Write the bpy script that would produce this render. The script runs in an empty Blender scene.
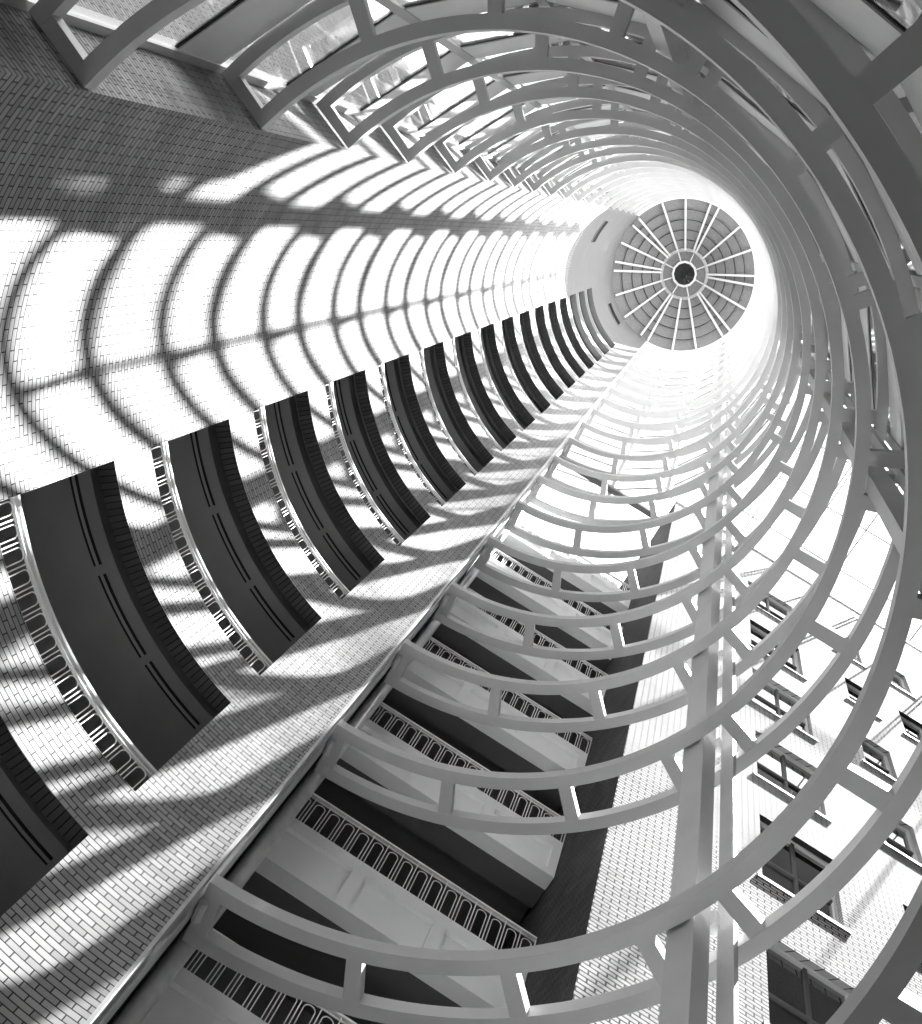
import bpy, math, random
from mathutils import Vector, Matrix
R = math.radians
random.seed(7)
SC = bpy.context.scene
COL = SC.collection
S = 4.0                       # metres per shaft radius
EYE = 1.6                     # camera height above the court floor
# ------------------------------------------------------------------ camera
F, ZX, ZY = 1136.87, 731.21, 237.29
zc = Vector(((ZX-461)/F, -(ZY-512)/F, -1.0)).normalized()
xc = (Vector((1, 0, 0)) - zc.x*zc).normalized()
yc = zc.cross(xc)
cam_d = bpy.data.cameras.new('camera')
cam = bpy.data.objects.new('camera', cam_d); COL.objects.link(cam)
rot = Matrix((xc, yc, zc))            # world = rot @ cam
cam.matrix_world = Matrix.Translation((0, 0, EYE)) @ rot.to_4x4()
cam_d.sensor_fit = 'HORIZONTAL'; cam_d.sensor_width = 36
cam_d.lens = F*36/922
cam_d.clip_start = .05; cam_d.clip_end = 800
SC.camera = cam
# ------------------------------------------------------------------ light
SUN_AZ, SUN_EL = 20.0, 68.0
sun_d = bpy.data.lights.new('sun', 'SUN'); sun_d.energy = 26.0; sun_d.angle = R(.5)
sun = bpy.data.objects.new('sun', sun_d); COL.objects.link(sun)
sdir = Vector((math.cos(R(SUN_AZ))*math.cos(R(SUN_EL)), math.sin(R(SUN_AZ))*math.cos(R(SUN_EL)), math.sin(R(SUN_EL))))
sun.rotation_euler = sdir.to_track_quat('Z', 'Y').to_euler()
sun.location = (0, 0, 90)
w = bpy.data.worlds.new('sky'); SC.world = w; w.use_nodes = True
bgn = w.node_tree.nodes['Background']
bgn.inputs[0].default_value = (1, 1, 1, 1); bgn.inputs[1].default_value = 2.0
vs = SC.view_settings
vs.view_transform = 'Standard'; vs.look = 'None'; vs.gamma = 1; vs.use_curve_mapping = False
vs.exposure = 1.05
SC.cycles.max_bounces = 8; SC.cycles.transparent_max_bounces = 24
SC.cycles.diffuse_bounces = 4; SC.cycles.glossy_bounces = 3
SC.cycles.caustics_reflective = False; SC.cycles.caustics_refractive = False

# ------------------------------------------------------------------ place frame
CX, CY, E1, E2 = -.633, .518, -.029, .005      # axis of the shaft, slight ovalness
def XY(az, r):
    a = R(az); x = r*math.cos(a); y = r*math.sin(a)
    return (CX + (1+E1)*x + E2*y, CY + E2*x + (1-E1)*y)
def W(az, r, h):
    x, y = XY(az, r); return Vector((x*S, y*S, h*S+EYE))
UD = (math.cos(R(29.5)), math.sin(R(29.5))); ND = (-UD[1], UD[0])
def NU(u, n, h):
    return Vector(((u*UD[0]+n*ND[0])*S, (u*UD[1]+n*ND[1])*S, h*S+EYE))
ST = .745                                   # storey
GROUND = -.4

# ------------------------------------------------------------------ materials
def mat(name, col, rough=.7, metal=0., spec=.3, noise=0., nscale=3.):
    m = bpy.data.materials.new(name); m.use_nodes = True
    nt = m.node_tree; b = nt.nodes['Principled BSDF']
    b.inputs['Base Color'].default_value = (col, col, col, 1)
    b.inputs['Roughness'].default_value = rough; b.inputs['Metallic'].default_value = metal
    b.inputs['Specular IOR Level'].default_value = spec
    if noise:
        tc = nt.nodes.new('ShaderNodeTexCoord'); n = nt.nodes.new('ShaderNodeTexNoise')
        n.inputs['Scale'].default_value = nscale; n.inputs['Detail'].default_value = 5
        r = nt.nodes.new('ShaderNodeValToRGB')
        r.color_ramp.elements[0].position = .3; r.color_ramp.elements[1].position = .7
        a, c = col*(1-noise), min(1, col*(1+noise))
        r.color_ramp.elements[0].color = (a, a, a, 1); r.color_ramp.elements[1].color = (c, c, c, 1)
        nt.links.new(tc.outputs['Object'], n.inputs['Vector']); nt.links.new(n.outputs['Fac'], r.inputs['Fac'])
        nt.links.new(r.outputs['Color'], b.inputs['Base Color'])
    return m
def brick(name, c1, c2, cm, bw=.203, rh=.0667, ms=.006, bump=.5, offset=.5):
    m = bpy.data.materials.new(name); m.use_nodes = True
    nt = m.node_tree; b = nt.nodes['Principled BSDF']
    uv = nt.nodes.new('ShaderNodeUVMap'); uv.uv_map = 'UVMap'
    t = nt.nodes.new('ShaderNodeTexBrick')
    t.offset = offset
    for k, v in (('Color1', c1), ('Color2', c2), ('Mortar', cm)): t.inputs[k].default_value = (v, v, v, 1)
    t.inputs['Scale'].default_value = 1; t.inputs['Mortar Size'].default_value = ms
    t.inputs['Mortar Smooth'].default_value = .1; t.inputs['Bias'].default_value = 0
    t.inputs['Brick Width'].default_value = bw; t.inputs['Row Height'].default_value = rh
    nt.links.new(uv.outputs[0], t.inputs['Vector'])
    n = nt.nodes.new('ShaderNodeTexNoise'); n.inputs['Scale'].default_value = 1.3; n.inputs['Detail'].default_value = 6
    nt.links.new(uv.outputs[0], n.inputs['Vector'])
    mx = nt.nodes.new('ShaderNodeMix'); mx.data_type = 'RGBA'; mx.blend_type = 'MULTIPLY'; mx.inputs[0].default_value = .5
    nt.links.new(t.outputs['Color'], mx.inputs[6]); nt.links.new(n.outputs['Fac'], mx.inputs[7])
    nt.links.new(mx.outputs[2], b.inputs['Base Color'])
    b.inputs['Roughness'].default_value = .85; b.inputs['Specular IOR Level'].default_value = .15
    bp = nt.nodes.new('ShaderNodeBump'); bp.inputs['Strength'].default_value = bump; bp.inputs['Distance'].default_value = .008
    bp.invert = True
    nt.links.new(t.outputs['Fac'], bp.inputs['Height']); nt.links.new(bp.outputs[0], b.inputs['Normal'])
    return m
def glass(name, tint, rough=.02, ior=.03):
    m = bpy.data.materials.new(name); m.use_nodes = True
    nt = m.node_tree; nt.nodes.clear()
    o = nt.nodes.new('ShaderNodeOutputMaterial'); mx = nt.nodes.new('ShaderNodeMixShader')
    lw = nt.nodes.new('ShaderNodeLayerWeight'); pw = nt.nodes.new('ShaderNodeMath'); pw.operation = 'POWER'; pw.inputs[1].default_value = 5
    f = nt.nodes.new('ShaderNodeMath'); f.operation = 'MULTIPLY_ADD'; f.inputs[1].default_value = .9; f.inputs[2].default_value = ior
    nt.links.new(lw.outputs['Facing'], pw.inputs[0]); nt.links.new(pw.outputs[0], f.inputs[0])
    t = nt.nodes.new('ShaderNodeBsdfTransparent'); t.inputs[0].default_value = (tint, tint, tint, 1)
    g = nt.nodes.new('ShaderNodeBsdfGlossy'); g.inputs['Roughness'].default_value = rough
    nt.links.new(f.outputs[0], mx.inputs[0]); nt.links.new(t.outputs[0], mx.inputs[1])
    nt.links.new(g.outputs[0], mx.inputs[2]); nt.links.new(mx.outputs[0], o.inputs[0])
    return m
M = dict(
    brick=brick('pale_brick', .62, .44, .05, bump=.4),
    brick_far=brick('far_brick', .80, .62, .05, ms=.011, bump=.8),
    brick_shaded=brick('shaded_brick', .13, .08, .012),  # backlit shade of the court return wall is put into this brick's colour
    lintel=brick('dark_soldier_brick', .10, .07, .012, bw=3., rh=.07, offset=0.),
    steel=mat('grey_painted_steel', .54, .45, 0, .4, .05, 2.),
    trim=mat('pale_metal_trim', .62, .4, .2, .4, .12, 6.),
    white=mat('white_paint', .85, .5),
    rail=mat('white_railing_paint', .85, .4),
    plaster=mat('smooth_plaster', .24, .9, 0, .2, .04, 1.),
    fascia=mat('painted_concrete', .9, .8, 0, .2, .03, 2.5),
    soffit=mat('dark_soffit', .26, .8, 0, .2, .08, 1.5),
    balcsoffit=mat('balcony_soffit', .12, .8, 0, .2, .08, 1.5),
    black=mat('black_slot', .012, .8),
    ledge=mat('grey_ledge', .3, .7),
    spandrel=mat('pale_spandrel', .84, .5, 0, .3, .05, 1.5),
    gasket=mat('black_gasket', .02, .6),
    domepanel=mat('dome_panel', .26, .7, 0, .2, .12, 9.),
    domering=mat('grey_hub_ring', .5, .6),
    domedark=mat('dome_oculus', .05, .7),
    floor=mat('court_paving', .04, .8, 0, .2, .15, 1.),
    concrete=mat('grey_concrete', .15, .9, 0, .1, .1, .8),
    frame=mat('window_frame', .10, .5),
    blind=mat('window_blind', .75, .8),
    glass=glass('clear_glass', .93),
    glassdark=glass('window_glass', .35, .02, .35),
)

# ------------------------------------------------------------------ mesh helpers
class MB:
    def __init__(s): s.v = []; s.f = []; s.uv = []; s.mi = []
    def quad(s, pts, uvs=None, mi=0):
        i = len(s.v); s.v += [tuple(p) for p in pts]; s.f.append(tuple(range(i, i+len(pts))))
        s.uv.append(uvs or [(0, 0)]*len(pts)); s.mi.append(mi)
    def hexa(s, P, mi=0):
        # P: 8 points, bottom ring 0-3, top ring 4-7
        for q in ((3, 2, 1, 0), (4, 5, 6, 7), (0, 1, 5, 4), (1, 2, 6, 5), (2, 3, 7, 6), (3, 0, 4, 7)):
            s.quad([P[k] for k in q], mi=mi)
    def box(s, a, b):
        x0, y0, z0 = a; x1, y1, z1 = b
        s.hexa([(x0, y0, z0), (x1, y0, z0), (x1, y1, z0), (x0, y1, z0), (x0, y0, z1), (x1, y0, z1), (x1, y1, z1), (x0, y1, z1)])
    def nubox(s, u0, u1, n0, n1, h0, h1):
        s.hexa([NU(u0, n0, h0), NU(u1, n0, h0), NU(u1, n1, h0), NU(u0, n1, h0), NU(u0, n0, h1), NU(u1, n0, h1), NU(u1, n1, h1), NU(u0, n1, h1)])
    def arc(s, a0, a1, r0, r1, h0, h1, step=2.5):
        n = max(1, int(round(abs(a1-a0)/step)))
        sec = []
        for i in range(n+1):
            a = a0+(a1-a0)*i/n
            sec.append([W(a, r0, h0), W(a, r1, h0), W(a, r1, h1), W(a, r0, h1)])
        i0 = len(s.v)
        for q in sec: s.v += [tuple(p) for p in q]
        for i in range(n):
            b = i0+4*i
            for k in range(4):
                k2 = (k+1) % 4
                s.f.append((b+k, b+4+k, b+4+k2, b+k2)); s.uv.append([(0, 0)]*4); s.mi.append(0)
        s.f.append((i0, i0+1, i0+2, i0+3)); s.uv.append([(0, 0)]*4); s.mi.append(0)
        e = i0+4*n
        s.f.append((e+3, e+2, e+1, e)); s.uv.append([(0, 0)]*4); s.mi.append(0)
    def bar(s, p, q, wd, ht, up=Vector((0, 0, 1))):
        p = Vector(p); q = Vector(q); d = (q-p).normalized()
        x = d.cross(up)
        if x.length < 1e-5: x = d.cross(Vector((0, 1, 0)))
        x.normalize(); y = x.cross(d).normalized()
        x *= wd/2; y *= ht/2
        s.hexa([p-x-y, p+x-y, q+x-y, q-x-y, p-x+y, p+x+y, q+x+y, q-x+y])
    def tube(s, pts, rad, n=6, closed=False):
        pts = [Vector(p) for p in pts]; rings = []
        m = len(pts)
        for i, p in enumerate(pts):
            a = pts[i-1] if i > 0 else (pts[-1] if closed else p); b = pts[i+1] if i < m-1 else (pts[0] if closed else p)
            d = (b-a).normalized()
            x = d.cross(Vector((0, 0, 1)))
            if x.length < .1: x = d.cross(Vector((0, 1, 0)))
            x.normalize(); y = x.cross(d)
            rings.append([p + (x*math.cos(2*math.pi*k/n) + y*math.sin(2*math.pi*k/n))*rad for k in range(n)])
        i0 = len(s.v)
        for r in rings: s.v += [tuple(p) for p in r]
        for i in range(m if closed else m-1):
            for k in range(n):
                a = i0+i*n; b = i0+((i+1) % m)*n
                s.f.append((a+k, a+(k+1) % n, b+(k+1) % n, b+k)); s.uv.append([(0, 0)]*4); s.mi.append(0)
        if not closed:
            s.f.append(tuple(i0+k for k in range(n))[::-1]); s.uv.append([(0, 0)]*n); s.mi.append(0)
            s.f.append(tuple(i0+(m-1)*n+k for k in range(n))); s.uv.append([(0, 0)]*n); s.mi.append(0)
    def mesh(s, name, mats, origin=Vector((0, 0, 0)), uv=False, smooth=False, inv=None):
        me = bpy.data.meshes.new(name)
        o = Vector(origin)
        if inv is None: vs_ = [tuple(Vector(v)-o) for v in s.v]
        else: vs_ = [tuple(inv @ Vector(v)) for v in s.v]
        me.from_pydata(vs_, [], s.f)
        for m_ in (mats if isinstance(mats, (list, tuple)) else [mats]): me.materials.append(m_)
        for p, k in zip(me.polygons, s.mi): p.material_index = k; p.use_smooth = smooth
        if uv:
            l = me.uv_layers.new(name='UVMap'); i = 0
            flat = [c for f in s.uv for c in f]
            for i, c in enumerate(flat): l.data[i].uv = c
        me.validate(); me.update()
        return me
def tag(o, label=None, cat=None, group=None, kind=None):
    if label: o['label'] = label
    if cat: o['category'] = cat
    if group: o['group'] = group
    if kind: o['kind'] = kind
    return o
def empty(name, loc, rz=0, **k):
    o = bpy.data.objects.new(name, None); COL.objects.link(o); o.location = loc; o.rotation_euler = (0, 0, rz)
    o.empty_display_size = .1
    return tag(o, **k)
def link(name, me, parent=None, loc=(0, 0, 0), rz=0):
    o = bpy.data.objects.new(name, me); COL.objects.link(o); o.location = loc; o.rotation_euler = (0, 0, rz)
    if parent: o.parent = parent
    return o
def build(name, mb, mats, parent=None, uv=False, smooth=False, **k):
    """link mb (world coordinates) as one mesh; child meshes are stored relative to the parent"""
    if parent is not None:
        pm = Matrix.LocRotScale(parent.location, parent.rotation_euler, None)
        if parent.parent: pm = Matrix.LocRotScale(parent.parent.location, parent.parent.rotation_euler, None) @ pm
        me = mb.mesh(name, mats, uv=uv, smooth=smooth, inv=pm.inverted())
        return tag(link(name, me, parent), **k)
    c = Vector((0, 0, 0))
    if mb.v:
        c = Vector((sum(v[0] for v in mb.v)/len(mb.v), sum(v[1] for v in mb.v)/len(mb.v), min(v[2] for v in mb.v)))
    me = mb.mesh(name, mats, c, uv=uv, smooth=smooth)
    return tag(link(name, me, None, c), **k)

ORD = ['lowest', 'second lowest', 'third', 'fourth', 'fifth', 'sixth', 'seventh', 'eighth', 'ninth', 'tenth', 'eleventh', 'twelfth',
       'thirteenth', 'fourteenth', 'fifteenth', 'sixteenth', 'seventeenth', 'eighteenth', 'nineteenth', 'twentieth', 'twenty-first', 'twenty-second']
# ================================================================== STRUCTURE
A_AZ, C_AZ = 118.6, 230.6          # the brick shell spans these azimuths
E_AZ, B_AZ = 133.2, 175.75         # gallery openings span these
DOME = 16.3
HEAD0 = 2.0                        # head of gallery opening 0, +ST per storey
heads = [HEAD0 + ST*k for k in range(-3, 17)]
PLAST = 11.75
TH = 1.055
def azl(a0, a1, step=1.0):
    n = max(1, int(round((a1-a0)/step))); return [a0+(a1-a0)*i/n for i in range(n+1)]
def shell(mb, a0, a1, h0, h1, r=1., header=False, flip=False):
    L = azl(a0, a1)
    for i in range(len(L)-1):
        p, q = L[i], L[i+1]
        k = 2 if header else 1
        uvs = [(R(p)*S*k, h0*S), (R(q)*S*k, h0*S), (R(q)*S*k, h1*S), (R(p)*S*k, h1*S)]
        pts = [W(p, r, h0), W(q, r, h0), W(q, r, h1), W(p, r, h1)]
        if flip: pts = pts[::-1]; uvs = uvs[::-1]
        mb.quad(pts, uvs)
def reveal(mb, az, h0, h1, r0=1., r1=TH, inv=False):
    pts = [W(az, r0, h0), W(az, r1, h0), W(az, r1, h1), W(az, r0, h1)]
    uvs = [(r0*S, h0*S), (r1*S, h0*S), (r1*S, h1*S), (r0*S, h1*S)]
    if inv: pts = pts[::-1]; uvs = uvs[::-1]
    mb.quad(pts, uvs)
def flat(mb, a0, a1, r0, r1, h, up=True):
    L = azl(a0, a1)
    for i in range(len(L)-1):
        p, q = L[i], L[i+1]
        pts = [W(p, r0, h), W(p, r1, h), W(q, r1, h), W(q, r0, h)]
        uvs = [(r0*S, R(p)*S), (r1*S, R(p)*S), (r1*S, R(q)*S), (r0*S, R(q)*S)]
        if not up: pts = pts[::-1]; uvs = uvs[::-1]
        mb.quad(pts, uvs)
def make_shell(name, z0, z1, material, lmat):
    mb = MB(); lint = MB()
    for r, fl in ((1., True), (TH, False)):
        shell(mb, A_AZ, E_AZ, z0, z1, r, flip=fl)
        shell(mb, B_AZ, C_AZ, z0, z1, r, flip=fl)
    prev = z0
    for hd in heads:
        sill = hd-.54
        if hd <= z0 or sill >= z1: continue
        s_, h_ = max(sill, z0), min(hd, z1)
        if s_ > prev:
            hb = min(prev+.0167, s_)
            if prev > z0:
                shell(mb, E_AZ, B_AZ, prev, hb, 1., header=True, flip=True)
                shell(mb, E_AZ, B_AZ, hb, s_, 1., flip=True)
            else: shell(mb, E_AZ, B_AZ, prev, s_, 1., flip=True)
            shell(mb, E_AZ, B_AZ, prev, s_, TH)
        reveal(mb, E_AZ, s_, h_); reveal(mb, B_AZ, s_, h_, inv=True)
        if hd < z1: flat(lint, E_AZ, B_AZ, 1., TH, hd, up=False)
        if sill >= z0: flat(mb, E_AZ, B_AZ, 1., TH, sill)
        prev = h_
    if prev < z1:
        shell(mb, E_AZ, B_AZ, prev, z1, 1., flip=True); shell(mb, E_AZ, B_AZ, prev, z1, TH)
    reveal(mb, A_AZ, z0, z1, inv=True); reveal(mb, C_AZ, z0, z1)
    flat(mb, A_AZ, C_AZ, 1., TH, z1)
    o_ = build(name, mb, material, uv=True, kind='structure')
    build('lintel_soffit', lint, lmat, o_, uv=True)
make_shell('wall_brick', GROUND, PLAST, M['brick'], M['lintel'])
make_shell('wall_plaster', PLAST, DOME+.15, M['plaster'], M['soffit'])

# jambs: the brick returns at both ends of the shell
def plane_wall(mb, p0, p1, h0, h1, th=.08, u0=0.):
    """vertical slab between plan points p0,p1 (in radii), bricks in metres; thickened to the left"""
    a = Vector((p0[0], p0[1], 0)); b = Vector((p1[0], p1[1], 0)); d = (b-a); L = d.length*S; d.normalize()
    nn = Vector((-d.y, d.x, 0))*th
    def P(v, h): return Vector((v.x*S, v.y*S, h*S+EYE))
    for o, fl in ((Vector((0, 0, 0)), False), (nn, True)):
        pts = [P(a+o, h0), P(b+o, h0), P(b+o, h1), P(a+o, h1)]; uvs = [(u0, h0*S), (u0+L, h0*S), (u0+L, h1*S), (u0, h1*S)]
        if fl: pts = pts[::-1]; uvs = uvs[::-1]
        mb.quad(pts, uvs)
    t = th*S
    for e0, e1 in ((a, a+nn), (b+nn, b)):
        mb.quad([P(e1, h0), P(e0, h0), P(e0, h1), P(e1, h1)], [(0, h0*S), (t, h0*S), (t, h1*S), (0, h1*S)])
    mb.quad([P(a, h1), P(b, h1), P(b+nn, h1), P(a+nn, h1)], [(0, 0), (L, 0), (L, t), (0, t)])
mb = MB(); plane_wall(mb, XY(C_AZ, 1.052), XY(C_AZ, 1.32), GROUND, DOME+.1, -.08, u0=1.052*S); build('wall_jamb', mb, M['brick'], uv=True, kind='structure')
mb = MB(); plane_wall(mb, XY(C_AZ, 1.32), XY(C_AZ, 3.6), GROUND, 6.2, -.08); build('wall_outer', mb, M['brick'], uv=True, kind='structure')
A0 = XY(A_AZ, 1.052); A1 = (-.30*UD[0]+2.5*ND[0], -.30*UD[1]+2.5*ND[1])
mb = MB(); plane_wall(mb, A0, A1, GROUND, 8.6, .06); build('wall_pier_return', mb, M['brick_shaded'], uv=True, kind='structure')

# galleries behind the openings
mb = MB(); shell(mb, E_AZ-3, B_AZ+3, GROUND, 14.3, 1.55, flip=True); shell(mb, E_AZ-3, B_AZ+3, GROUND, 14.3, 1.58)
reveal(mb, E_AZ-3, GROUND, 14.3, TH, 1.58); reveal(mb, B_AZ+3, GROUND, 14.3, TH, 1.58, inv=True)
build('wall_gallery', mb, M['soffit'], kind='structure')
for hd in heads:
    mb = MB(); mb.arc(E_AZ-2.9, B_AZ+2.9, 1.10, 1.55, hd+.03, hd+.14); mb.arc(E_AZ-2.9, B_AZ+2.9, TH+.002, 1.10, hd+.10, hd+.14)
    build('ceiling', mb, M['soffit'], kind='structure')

# court and the building round it
mb = MB(); mb.box((-40, -40, GROUND*S+EYE-.3), (60, 60, GROUND*S+EYE)); build('floor', mb, M['floor'], kind='structure')
BN, BU0, BU1, FN = 2.08, -.233, .633, 1.674
ROOF = 7.78
def nuwall(name, pts, h0, h1, material, th=.08):
    mb = MB()
    for (u0, n0), (u1, n1) in zip(pts[:-1], pts[1:]):
        a = NU(u0, n0, 0); b = NU(u1, n1, 0)
        plane_wall(mb, (a.x/S, a.y/S), (b.x/S, b.y/S), h0, h1, th)
    return build(name, mb, material, uv=True, kind='structure')
nuwall('wall_return', [(BU1+.004, 2.5), (BU1+.004, FN+.002)], GROUND, ROOF, M['brick_shaded'], .06)
nuwall('wall_balcony_back', [(-.34, 2.5), (BU1+.004, 2.5)], GROUND, ROOF+.3, M['concrete'])

# far wall with real window holes
WIDE = dict(u=(1.19, 1.50), s=[4.98+ST*j for j in range(-5, 3)], hh=.43)
SMA = dict(u=(1.785, 1.955), s=[5.085+ST*j for j in range(-5, 3)], hh=.325)
SMB = dict(u=(2.12, 2.285), s=[5.085+ST*j for j in range(-5, 3)], hh=.325)
SMC = dict(u=(2.62, 2.79), s=[5.085+ST*j for j in range(-5, 3)], hh=.325)
WD2 = dict(u=(3.1, 3.4), s=[4.98+ST*j for j in range(-5, 3)], hh=.43)
cols = [WIDE, SMA, SMB, SMC, WD2]
mb = MB()
us = [BU1] + [x for c_ in cols for x in c_['u']] + [5.2]
def wallq(u0, u1, h0, h1, n=FN):
    mb.quad([NU(u0, n, h0), NU(u1, n, h0), NU(u1, n, h1), NU(u0, n, h1)], [(u0*S, h0*S), (u1*S, h0*S), (u1*S, h1*S), (u0*S, h1*S)])
for i in range(len(us)-1):
    if i % 2 == 0: wallq(us[i], us[i+1], GROUND, ROOF)
    else:
        c_ = cols[i//2]; prev = GROUND; u0, u1 = c_['u']
        for s_ in c_['s']:
            wallq(u0, u1, prev, s_); prev = s_+c_['hh']
            D = FN+.05
            for q in (((u0, FN, s_), (u0, D, s_), (u0, D, prev), (u0, FN, prev)), ((u1, D, s_), (u1, FN, s_), (u1, FN, prev), (u1, D, prev)),
                      ((u0, FN, s_), (u1, FN, s_), (u1, D, s_), (u0, D, s_)), ((u0, D, prev), (u1, D, prev), (u1, FN, prev), (u0, FN, prev))):
                mb.quad([NU(*x) for x in q], [((a_+b_)*S, c2*S) for a_, b_, c2 in q])
        wallq(u0, u1, prev, ROOF)
mb.quad([NU(BU1, FN, ROOF), NU(5.2, FN, ROOF), NU(5.2, FN+.9, ROOF), NU(BU1, FN+.9, ROOF)], [(0, 0)]*4)
build('wall_far', mb, M['brick_far'], uv=True, kind='structure')
wn = 0
for ci, c_ in enumerate(cols):
    for j, s_ in enumerate(c_['s']):
        wn += 1
        u0, u1 = c_['u']; t = s_+c_['hh']
        root = empty('window_%d' % wn, NU((u0+u1)/2, FN+.03, s_), R(29.5), kind='structure')
        f = MB(); a = .012
        n0, n1 = FN+.022, FN+.045
        f.nubox(u0, u0+a, n0, n1, s_, t); f.nubox(u1-a, u1, n0, n1, s_, t)
        f.nubox(u0+a, u1-a, n0, n1, s_, s_+a); f.nubox(u0+a, u1-a, n0, n1, t-a, t)
        build('frame', f, M['white'], root)
        m2 = MB(); mid = s_+c_['hh']*.42
        m2.nubox(u0+a, u1-a, n0+.002, n1-.002, mid-.006, mid+.006)
        if u1-u0 > .25: m2.nubox((u0+u1)/2-.006, (u0+u1)/2+.006, n0+.003, n1-.003, s_+a, t-a)
        build('glazing_bar', m2, M['frame'], root)
        g = MB(); g.nubox(u0+a, u1-a, FN+.034, FN+.036, s_+a, t-a); build('pane', g, M['glassdark'], root)
        if (j+ci) % 3 != 0:
            g = MB(); g.nubox(u0+a, u1-a, FN+.06, FN+.063, mid+.01*((j*7+ci*3) % 5), t); build('blind', g, M['blind'], root)
        si = MB(); si.nubox(u0-.02, u1+.02, FN-.005, FN+.02, s_-.018, s_-.001); build('sill', si, M['frame'], root)
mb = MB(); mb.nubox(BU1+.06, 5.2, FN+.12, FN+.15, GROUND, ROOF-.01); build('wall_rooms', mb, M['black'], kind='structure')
mb = MB(); mb.nubox(BU1-.1, 5.2, FN-.004, FN-.001, ROOF-.035, ROOF+.02); build('trim_1', mb, M['frame'], kind='structure')
mb = MB(); mb.nubox(-.2, BU1-.02, FN+.15, FN+.19, ROOF-.03, ROOF+.03); build('trim_2', mb, M['frame'], kind='structure')

# the lower block that stands against the glazed side
def XYm(az, r, h):
    x, y = XY(az, r); return Vector((x*S, y*S, h*S+EYE))
BLK = [XYm(a_, 1.275, 0) for a_ in (-100, -87, -65.5, -40, -20, 2)] + [NU(5.2, .2, 0), NU(5.2, -3., 0), NU(-1.0, -3., 0)]
mb = MB()
for i in range(len(BLK)):
    p_, q_ = BLK[i], BLK[(i+1) % len(BLK)]
    L = (q_-p_).length; z0, z1 = GROUND*S, 8.3*S
    mb.quad([(p_.x, p_.y, z0+EYE), (q_.x, q_.y, z0+EYE), (q_.x, q_.y, z1+EYE), (p_.x, p_.y, z1+EYE)], [(0, z0), (L, z0), (L, z1), (0, z1)])
mb.quad([(p_.x, p_.y, 8.3*S+EYE) for p_ in BLK])
build('wall_side_block', mb, M['concrete'], uv=True, kind='structure')
mb = MB(); mb.nubox(4.9, 5.1, .21, FN, GROUND, ROOF); build('wall_court_end', mb, M['brick_far'], uv=True, kind='structure')

# skylight over the court
def clear(u, n, r=1.34):
    x = u*UD[0]+n*ND[0]-CX; y = u*UD[1]+n*ND[1]-CY
    return math.hypot(x, y) > r
sky_n = [FN-.02, 1.49, 1.17, .85, .53, .24]
sky_u = [.76, 1.12, 1.475, 1.785, 2.1, 2.45, 2.8, 3.2, 3.6, 4.0, 4.4, 4.9]
k = 0
root = empty('window_100', NU(1.5, 1., ROOF-.02), R(29.5), kind='structure')
for n_ in sky_n[1:-1]:
    u0 = .64
    while not clear(u0, n_): u0 += .01
    b = MB(); b.nubox(u0, 4.9, n_-.005, n_+.005, ROOF-.02, ROOF-.008); build('purlin', b, M['steel'], root)
for i, u_ in enumerate(sky_u[:-1]):
    n0 = .24
    if not clear(u_, .5): n0 = FN-.02
    while not clear(u_, n0, 1.3) and n0 < FN: n0 += .01
    if u_ < 1.1:
        n0 = FN-.02
        while clear(u_, n0-.01): n0 -= .01
    if FN-n0 > .1:
        for d_ in ((0,) if i % 2 else (-.012, .012)):
            b = MB(); b.nubox(u_+d_-.004, u_+d_+.004, n0, FN-.012, ROOF-.04, ROOF-.02); build('rafter', b, M['steel'], root)
for i in range(len(sky_u)-1):
    for j in range(len(sky_n)-1):
        u0, u1, n1, n0 = sky_u[i], sky_u[i+1], sky_n[j], sky_n[j+1]
        if all(clear(a_, b_) for a_ in (u0, u1) for b_ in (n0, n1)) and clear((u0+u1)/2, (n0+n1)/2):
            b = MB(); b.nubox(u0+.005, u1-.005, n0+.006, n1-.006, ROOF-.006, ROOF-.004); build('pane', b, M['glass'], root)

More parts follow.
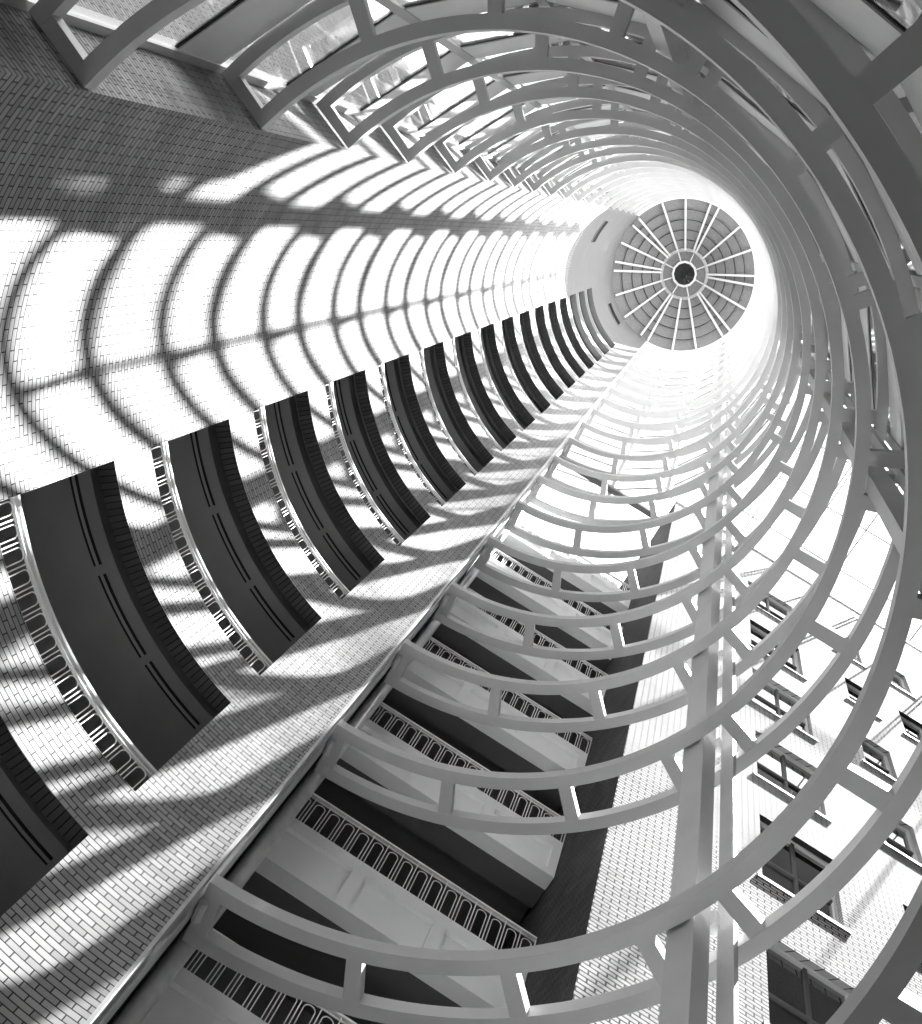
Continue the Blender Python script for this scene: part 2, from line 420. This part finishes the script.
# ================================================================== GLAZED SIDE OF THE SHAFT
verts_all = [231.0, 252.2, 271.6, 294.5, 320.0, 340.0, 364.5]
verts_top = [364.5, 386.0, 410.0, 435.5, 455.4, 478.2]
ring_h = [1.43, 2.13, 3.015, 3.75, 4.485, 5.29, 6.08, 6.8, 7.47]
while ring_h[-1]+ST < DOME-.2: ring_h.append(ring_h[-1]+ST)
ring_all = [ring_h[0]-ST] + ring_h
GR = 1.2
def facet(a0, a1, h0, solid):
    global wn
    wn += 1
    p0, p1 = W(a0, GR, 0), W(a1, GR, 0); mid = (p0+p1)/2
    root = empty('window_%d' % wn, (mid.x, mid.y, h0*S+EYE), 0, kind='structure')
    d = (p1-p0); L = d.length; d.normalize(); nrm = Vector((d.y, -d.x, 0))
    a = p0+d*.07; b = p1-d*.07
    def slab(mb, h_0, h_1, o0, o1):
        z0, z1 = h_0*S+EYE, h_1*S+EYE
        q = [a+nrm*o0, b+nrm*o0, b+nrm*o1, a+nrm*o1]
        mb.hexa([Vector((v.x, v.y, z0)) for v in q]+[Vector((v.x, v.y, z1)) for v in q])
    for i, h in enumerate(ring_all):
        if h+.45 < h0: continue
        nx = ring_all[i+1] if i+1 < len(ring_all) else DOME
        g0 = max(h+.0, h0); g1 = min(nx-.265, DOME); s1 = min(nx-.005, DOME)
        if g1 > g0+.05:
            m1 = MB(); slab(m1, g0+.006, g1, .0, .012); build('pane', m1, M['glass'], root)
        if s1 > g1+.03:
            m1 = MB(); slab(m1, g1, g1+.014, -.004, .016); build('gasket', m1, M['gasket'], root)
            if g1 < solid:
                m1 = MB(); slab(m1, g1+.012, s1, -.02, .05); build('spandrel', m1, M['spandrel'], root)
            else:
                m1 = MB(); slab(m1, g1+.018, s1, .0, .012); build('upper_pane', m1, M['glass'], root)
    if h0 < 1:
        m1 = MB(); slab(m1, h0, ring_all[0], -.02, .05); build('base_panel', m1, M['concrete'], root)
for a0, a1 in zip(verts_all[:-1], verts_all[1:]): facet(a0, a1, GROUND, 8.5 if a1 < 330 else 5.5)
for a0, a1 in zip(verts_top[:-1], verts_top[1:]): facet(a0, a1, ROOF+.08, 0)
tn = 2
for a in verts_all+verts_top[1:-1]:
    tn += 1
    h0 = GROUND if a in verts_all else ROOF+.05
    c0 = W(a, GR-.012, h0); c1 = W(a, GR+.03, h0)
    d = (c1-c0).normalized(); t = Vector((-d.y, d.x, 0))*.06
    q = [c0-t, c1-t, c1+t, c0+t]; up = Vector((0, 0, (DOME-h0)*S))
    m1 = MB(); m1.hexa(q+[v+up for v in q]); build('trim_%d' % tn, m1, M['steel'], kind='structure')

# trims running up the pier edge beside the ring ends
def vtrim(az, r0, r1, w_az, material, h1=DOME, h0=GROUND, round_=False):
    global tn
    tn += 1
    m1 = MB()
    if round_: m1.tube([W(az, (r0+r1)/2, h0), W(az, (r0+r1)/2, h1)], (r1-r0)/2*S, 10)
    else: m1.arc(az-w_az, az, r0, r1, h0, h1)
    build('trim_%d' % tn, m1, material, kind='structure', smooth=round_)
vtrim(A_AZ, 1.0, 1.03, .5, M['trim'])
vtrim(A_AZ-.02, 1.05, 1.11, .75, M['trim'], 8.5)
vtrim(A_AZ-1.3, 1.20, 1.25, 0, M['trim'], 8.5, round_=True)

# ================================================================== THINGS
# ---- ladder rings
spokes = [252.2, 271.6, 289.4, 300.8, 320.2, 340, 361.4, 367.6, 387.3, 406.9, 418.4, 436.2, 456.3]
CW = .037
for i, h in enumerate(ring_h):
    up = ORD[i]
    if i == 0: lab = 'darkest steel ladder ring, nearest the camera, across the bottom right and top right corners'
    elif i == 1: lab = 'grey steel ladder ring ending lowest on the brick pier edge'
    else: lab = 'grey steel ladder ring, %s counting up the pier edge from the bottom' % ORD[i-1]
    root = empty('ladder_ring', W(A_AZ, 1.0, h), 0, label=lab, cat='steel ring', group='steel ladder rings climbing the shaft')
    h1 = h+CW
    m1 = MB(); m1.arc(A_AZ+360-.95, C_AZ+.4, 1.0, 1.0+CW, h, h1, 2.0); build('inner_chord', m1, M['steel'], root)
    m1 = MB(); m1.arc(A_AZ+360-.95, C_AZ+.4, 1.14, 1.177, h, h1, 2.0); build('outer_chord', m1, M['steel'], root)
    for s_ in spokes:
        if 1.3 and True:
            m1 = MB(); q = 1.05
            m1.arc(s_-q, s_+q, 1.0+CW, 1.14, h+.001, h1-.001); build('strut', m1, M['steel'], root)
    m1 = MB(); m1.arc(A_AZ+360-3.4, A_AZ+360-.95, 1.0+CW, 1.14, h+.001, h1-.001); build('end_plate', m1, M['steel'], root)
    m1 = MB(); m1.arc(C_AZ+.4, C_AZ+2.2, 1.0+CW, 1.14, h+.001, h1-.001); build('end_plate', m1, M['steel'], root)
    m1 = MB(); m1.tube([W(A_AZ-1.5, 1.045, h-.012), W(A_AZ-1.5, 1.10, h-.012)], .045, 8); build('anchor_pin', m1, M['trim'], root)

# ---- paired posts carrying the rings
for az, lab in ((50.4, 'twin pale steel posts in front of the sunlit brick wall at lower right'),
                (3.2, 'pair of tall grey steel posts behind the dark rings at the right edge'),
                (-65.5, 'pair of tall grey steel posts behind the rings at the top right')):
    root = empty('twin_post', W(az, 1.09, GROUND), 0, label=lab, cat='post', group='paired steel posts between the rings')
    for c_, w_, r0, r1 in (((3.2, 1.9, 1.045, 1.10), (-.2, 1.1, 1.116, 1.13)) if az > 40 else ((1.9, 1.2, 1.045, 1.10), (.3, .9, 1.116, 1.13))):
        m1 = MB(); m1.arc(az+c_-w_, az+c_+w_, r0, r1, GROUND, DOME); build('post', m1, M['steel'], root)
    for h in ring_h:
        m1 = MB(); m1.arc(az+.6, az+1.8, 1.10, 1.128, h+.06, h+.11); build('spacer_plate', m1, M['steel'], root)

# ---- dome
root = empty('dome', W(0, 0, DOME), 0, label='shallow round dome of grey panels and white ribs closing the top of the shaft', cat='dome')
HUB_H, HUB_R, OC_R = DOME+.75, .335, .175
m1 = MB()
for a in range(0, 360, 3):
    m1.quad([W(a, 1.03, DOME+.04), W(a+3, 1.03, DOME+.04), W(a+3, HUB_R, HUB_H+.03), W(a, HUB_R, HUB_H+.03)])
    m1.quad([W(a, 1.03, DOME+.10), W(a, HUB_R, HUB_H+.08), W(a+3, HUB_R, HUB_H+.08), W(a+3, 1.03, DOME+.10)])
build('panel', m1, M['domepanel'], root)
ribs = [3, 25.5, 49, 76, 95.4, 121, 144.7, 163.8, 187, 206.2, 226, 251.6, 270.5, 294.5, 320, 339.6]
for a in ribs:
    for da in ((-3.6, 3.6) if a in (3, 49, 121, 187, 226, 294.5) else (0,)):
        m1 = MB(); aa = a+da
        inn = a+da*.9
        m1.bar(W(aa, .985, DOME+.01), W(inn, HUB_R, HUB_H), .11, .14); build('rib', m1, M['white'], root)
for kk in range(1, 5):
    f_ = kk/5; r_ = 1.0+(HUB_R-1.0)*f_; h_ = DOME+.04+(HUB_H+.03-DOME-.04)*f_-.012
    m1 = MB(); m1.arc(0, 360, r_-.004, r_+.004, h_, h_+.012, 4); build('panel_seam', m1, M['gasket'], root)
m1 = MB(); m1.arc(0, 360, HUB_R-.022, HUB_R+.022, HUB_H-.02, HUB_H+.05, 5); build('hub_ring', m1, M['domering'], root)
m1 = MB(); m1.arc(0, 360, OC_R-.02, OC_R+.01, HUB_H+.02, HUB_H+.10, 30); build('oculus_ring', m1, M['white'], root)
m1 = MB()
for a in range(0, 360, 10): m1.quad([W(a, HUB_R, HUB_H+.05), W(a+10, HUB_R, HUB_H+.05), W(a+10, OC_R, HUB_H+.09), W(a, OC_R, HUB_H+.09)])
build('collar_panel', m1, M['domepanel'], root)
m1 = MB()
for a in range(0, 360, 30): m1.quad([W(a, OC_R-.005, HUB_H+.1), W(a+30, OC_R, HUB_H+.1), W(a+30, .0, HUB_H+.3), W(a, .0, HUB_H+.3)])
build('oculus', m1, M['domedark'], root)
for a in ribs[1::2]:
    m1 = MB(); m1.bar(W(a, HUB_R, HUB_H+.03), W(a, OC_R, HUB_H+.07), .07, .08); build('spoke', m1, M['white'], root)
m1 = MB(); m1.arc(0, 360, 1.002, 1.03, DOME-.03, DOME+.06, 3); build('rim_beam', m1, M['white'], root)

# ---- slots in the plaster drum
for a0, a1, h, lab in ((207, 222, 12.85, 'long dark slot grille in the plaster left of the dome'), (143, 160, 15.3, 'thin dark slot grille in the plaster just below left of the dome rim')):
    root = empty('slot_grille', W((a0+a1)/2, 1.0, h), 0, label=lab, cat='grille')
    m1 = MB(); m1.arc(a0, a1, .990, .999, h, h+.34); build('grille_face', m1, M['black'], root)
    m1 = MB(); m1.arc(a0, a1, .988, .999, h-.02, h); m1.arc(a0, a1, .988, .999, h+.34, h+.36); build('grille_frame', m1, M['ledge'], root)

# ---- railings
P_ = .054*S
def baluster_mesh(height):
    """one arched loop and its picket, in a local frame: x along the rail, z up"""
    mb = MB(); wv = P_*.30; top = height*.86
    pts = [(-wv, 0, 0), (-wv, 0, top-wv)] + [(-wv*math.cos(t), 0, top-wv+wv*math.sin(t)) for t in [math.pi*k/8 for k in range(1, 8)]] + [(wv, 0, top-wv), (wv, 0, 0)]
    mb.tube(pts, .0075, 5)
    mb.bar((P_/2, 0, 0), (P_/2, 0, height), .014, .014)
    return mb.mesh('baluster', M['rail'])
bal_g = baluster_mesh(.115*S)
bal_b = baluster_mesh(.158*S)
for i, hd in enumerate(heads[:-1]):
    base = hd+.205
    if base < 1.3: continue
    lv = ORD[i-2] if i > 1 else ORD[0]
    root = empty('gallery_railing', W(154.5, 1.02, base), 0, label='white arched railing across the curved brick gallery opening, %s visible floor up' % lv,
                 cat='railing', group='railings of the brick galleries')
    m1 = MB(); m1.arc(E_AZ, B_AZ, 1.012, 1.025, base+.115, base+.124); build('top_rail', m1, M['rail'], root)
    m1 = MB(); m1.arc(E_AZ, B_AZ, 1.014, 1.024, base+.100, base+.104); build('under_rail', m1, M['rail'], root)
    n = 14
    for kx in range(n):
        az = E_AZ+(B_AZ-E_AZ)*(kx+.5)/n
        p = W(az, 1.02, base)-root.location
        a = W(az+.5, 1.02, base)-W(az-.5, 1.02, base)
        link('baluster', bal_g, root, p, math.atan2(a.y, a.x))
BO = ['lowest', 'second lowest', 'third', 'fourth', 'fifth', 'sixth', 'seventh', 'eighth', 'ninth']
for i, j in enumerate(range(-2, 6)):
    fb = 2.712+ST*j; ft = fb+.231
    root = empty('balcony', NU((BU0+BU1)/2, BN, fb), R(29.5), label='straight concrete balcony with recessed fascia panels, %s one right of the pier' % BO[i],
                 cat='balcony', group='straight balconies right of the pier')
    m1 = MB(); m1.nubox(BU0, BU1, BN+.018, BN+.06, fb, ft); m1.nubox(BU0, BU1, BN, BN+.018, fb, fb+.035); m1.nubox(BU0, BU1, BN, BN+.018, ft-.054, ft)
    us_ = [BU0, BU0+.023]; x = BU0+.023
    pan = []
    while x < BU1-.05:
        x1 = min(x+.242, BU1-.03); pan.append((x, x1)); x = x1+.042
    xs = [BU0]+[v for p_ in pan for v in p_]+[BU1]
    for kx in range(0, len(xs), 2): m1.nubox(xs[kx], xs[kx+1], BN, BN+.018, fb+.035, ft-.054)
    build('fascia', m1, M['fascia'], root)
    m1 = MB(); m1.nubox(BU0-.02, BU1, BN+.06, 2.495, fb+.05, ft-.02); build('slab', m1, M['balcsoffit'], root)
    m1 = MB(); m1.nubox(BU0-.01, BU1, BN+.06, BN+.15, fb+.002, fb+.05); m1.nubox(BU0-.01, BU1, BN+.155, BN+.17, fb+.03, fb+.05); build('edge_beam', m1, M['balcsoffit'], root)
    rr = empty('balcony_railing', NU((BU0+BU1)/2, BN+.007, ft), R(29.5), label='white railing of arched loops on the %s straight balcony' % BO[i],
               cat='railing', group='railings of the straight balconies')
    m1 = MB(); m1.nubox(BU0, BU1, BN+.001, BN+.013, ft+.158, ft+.166); build('top_rail', m1, M['rail'], rr)
    m1 = MB(); m1.nubox(BU0, BU1, BN+.005, BN+.009, ft+.146, ft+.149); build('under_rail', m1, M['rail'], rr)
    n = int((BU1-BU0)/.054)
    for kx in range(n):
        u = BU0+(BU1-BU0)*(kx+.5)/n
        v = (u-(BU0+BU1)/2)*S
        link('baluster', bal_b, rr, (v, 0, 0), 0)

# ---- slot diffusers in the gallery ceilings
for i, hd in enumerate(heads):
    if hd < 1.2 or hd > 7.5: continue
    zc_ = hd+.03
    for a0, a1, pos in ((161, 175, 'upper'), (147, 159.6, 'middle'), (134.5, 145.8, 'lower')):
        root = empty('slot_diffuser', W((a0+a1)/2, 1.16, zc_-.004), 0,
                     label='black twin-slot diffuser, %s of three in the gallery ceiling at the %s opening' % (pos, ORD[i-2]),
                     cat='ceiling vent', group='slot diffusers in the gallery ceilings')
        m1 = MB(); m1.arc(a0, a1, 1.142, 1.150, zc_-.004, zc_-.001); build('slot', m1, M['black'], root)
        m1 = MB(); m1.arc(a0, a1, 1.160, 1.168, zc_-.004, zc_-.001); build('slot', m1, M['black'], root)
        m1 = MB(); m1.arc(a0, a1, 1.150, 1.160, zc_-.005, zc_-.001); build('divider', m1, M['ledge'], root)
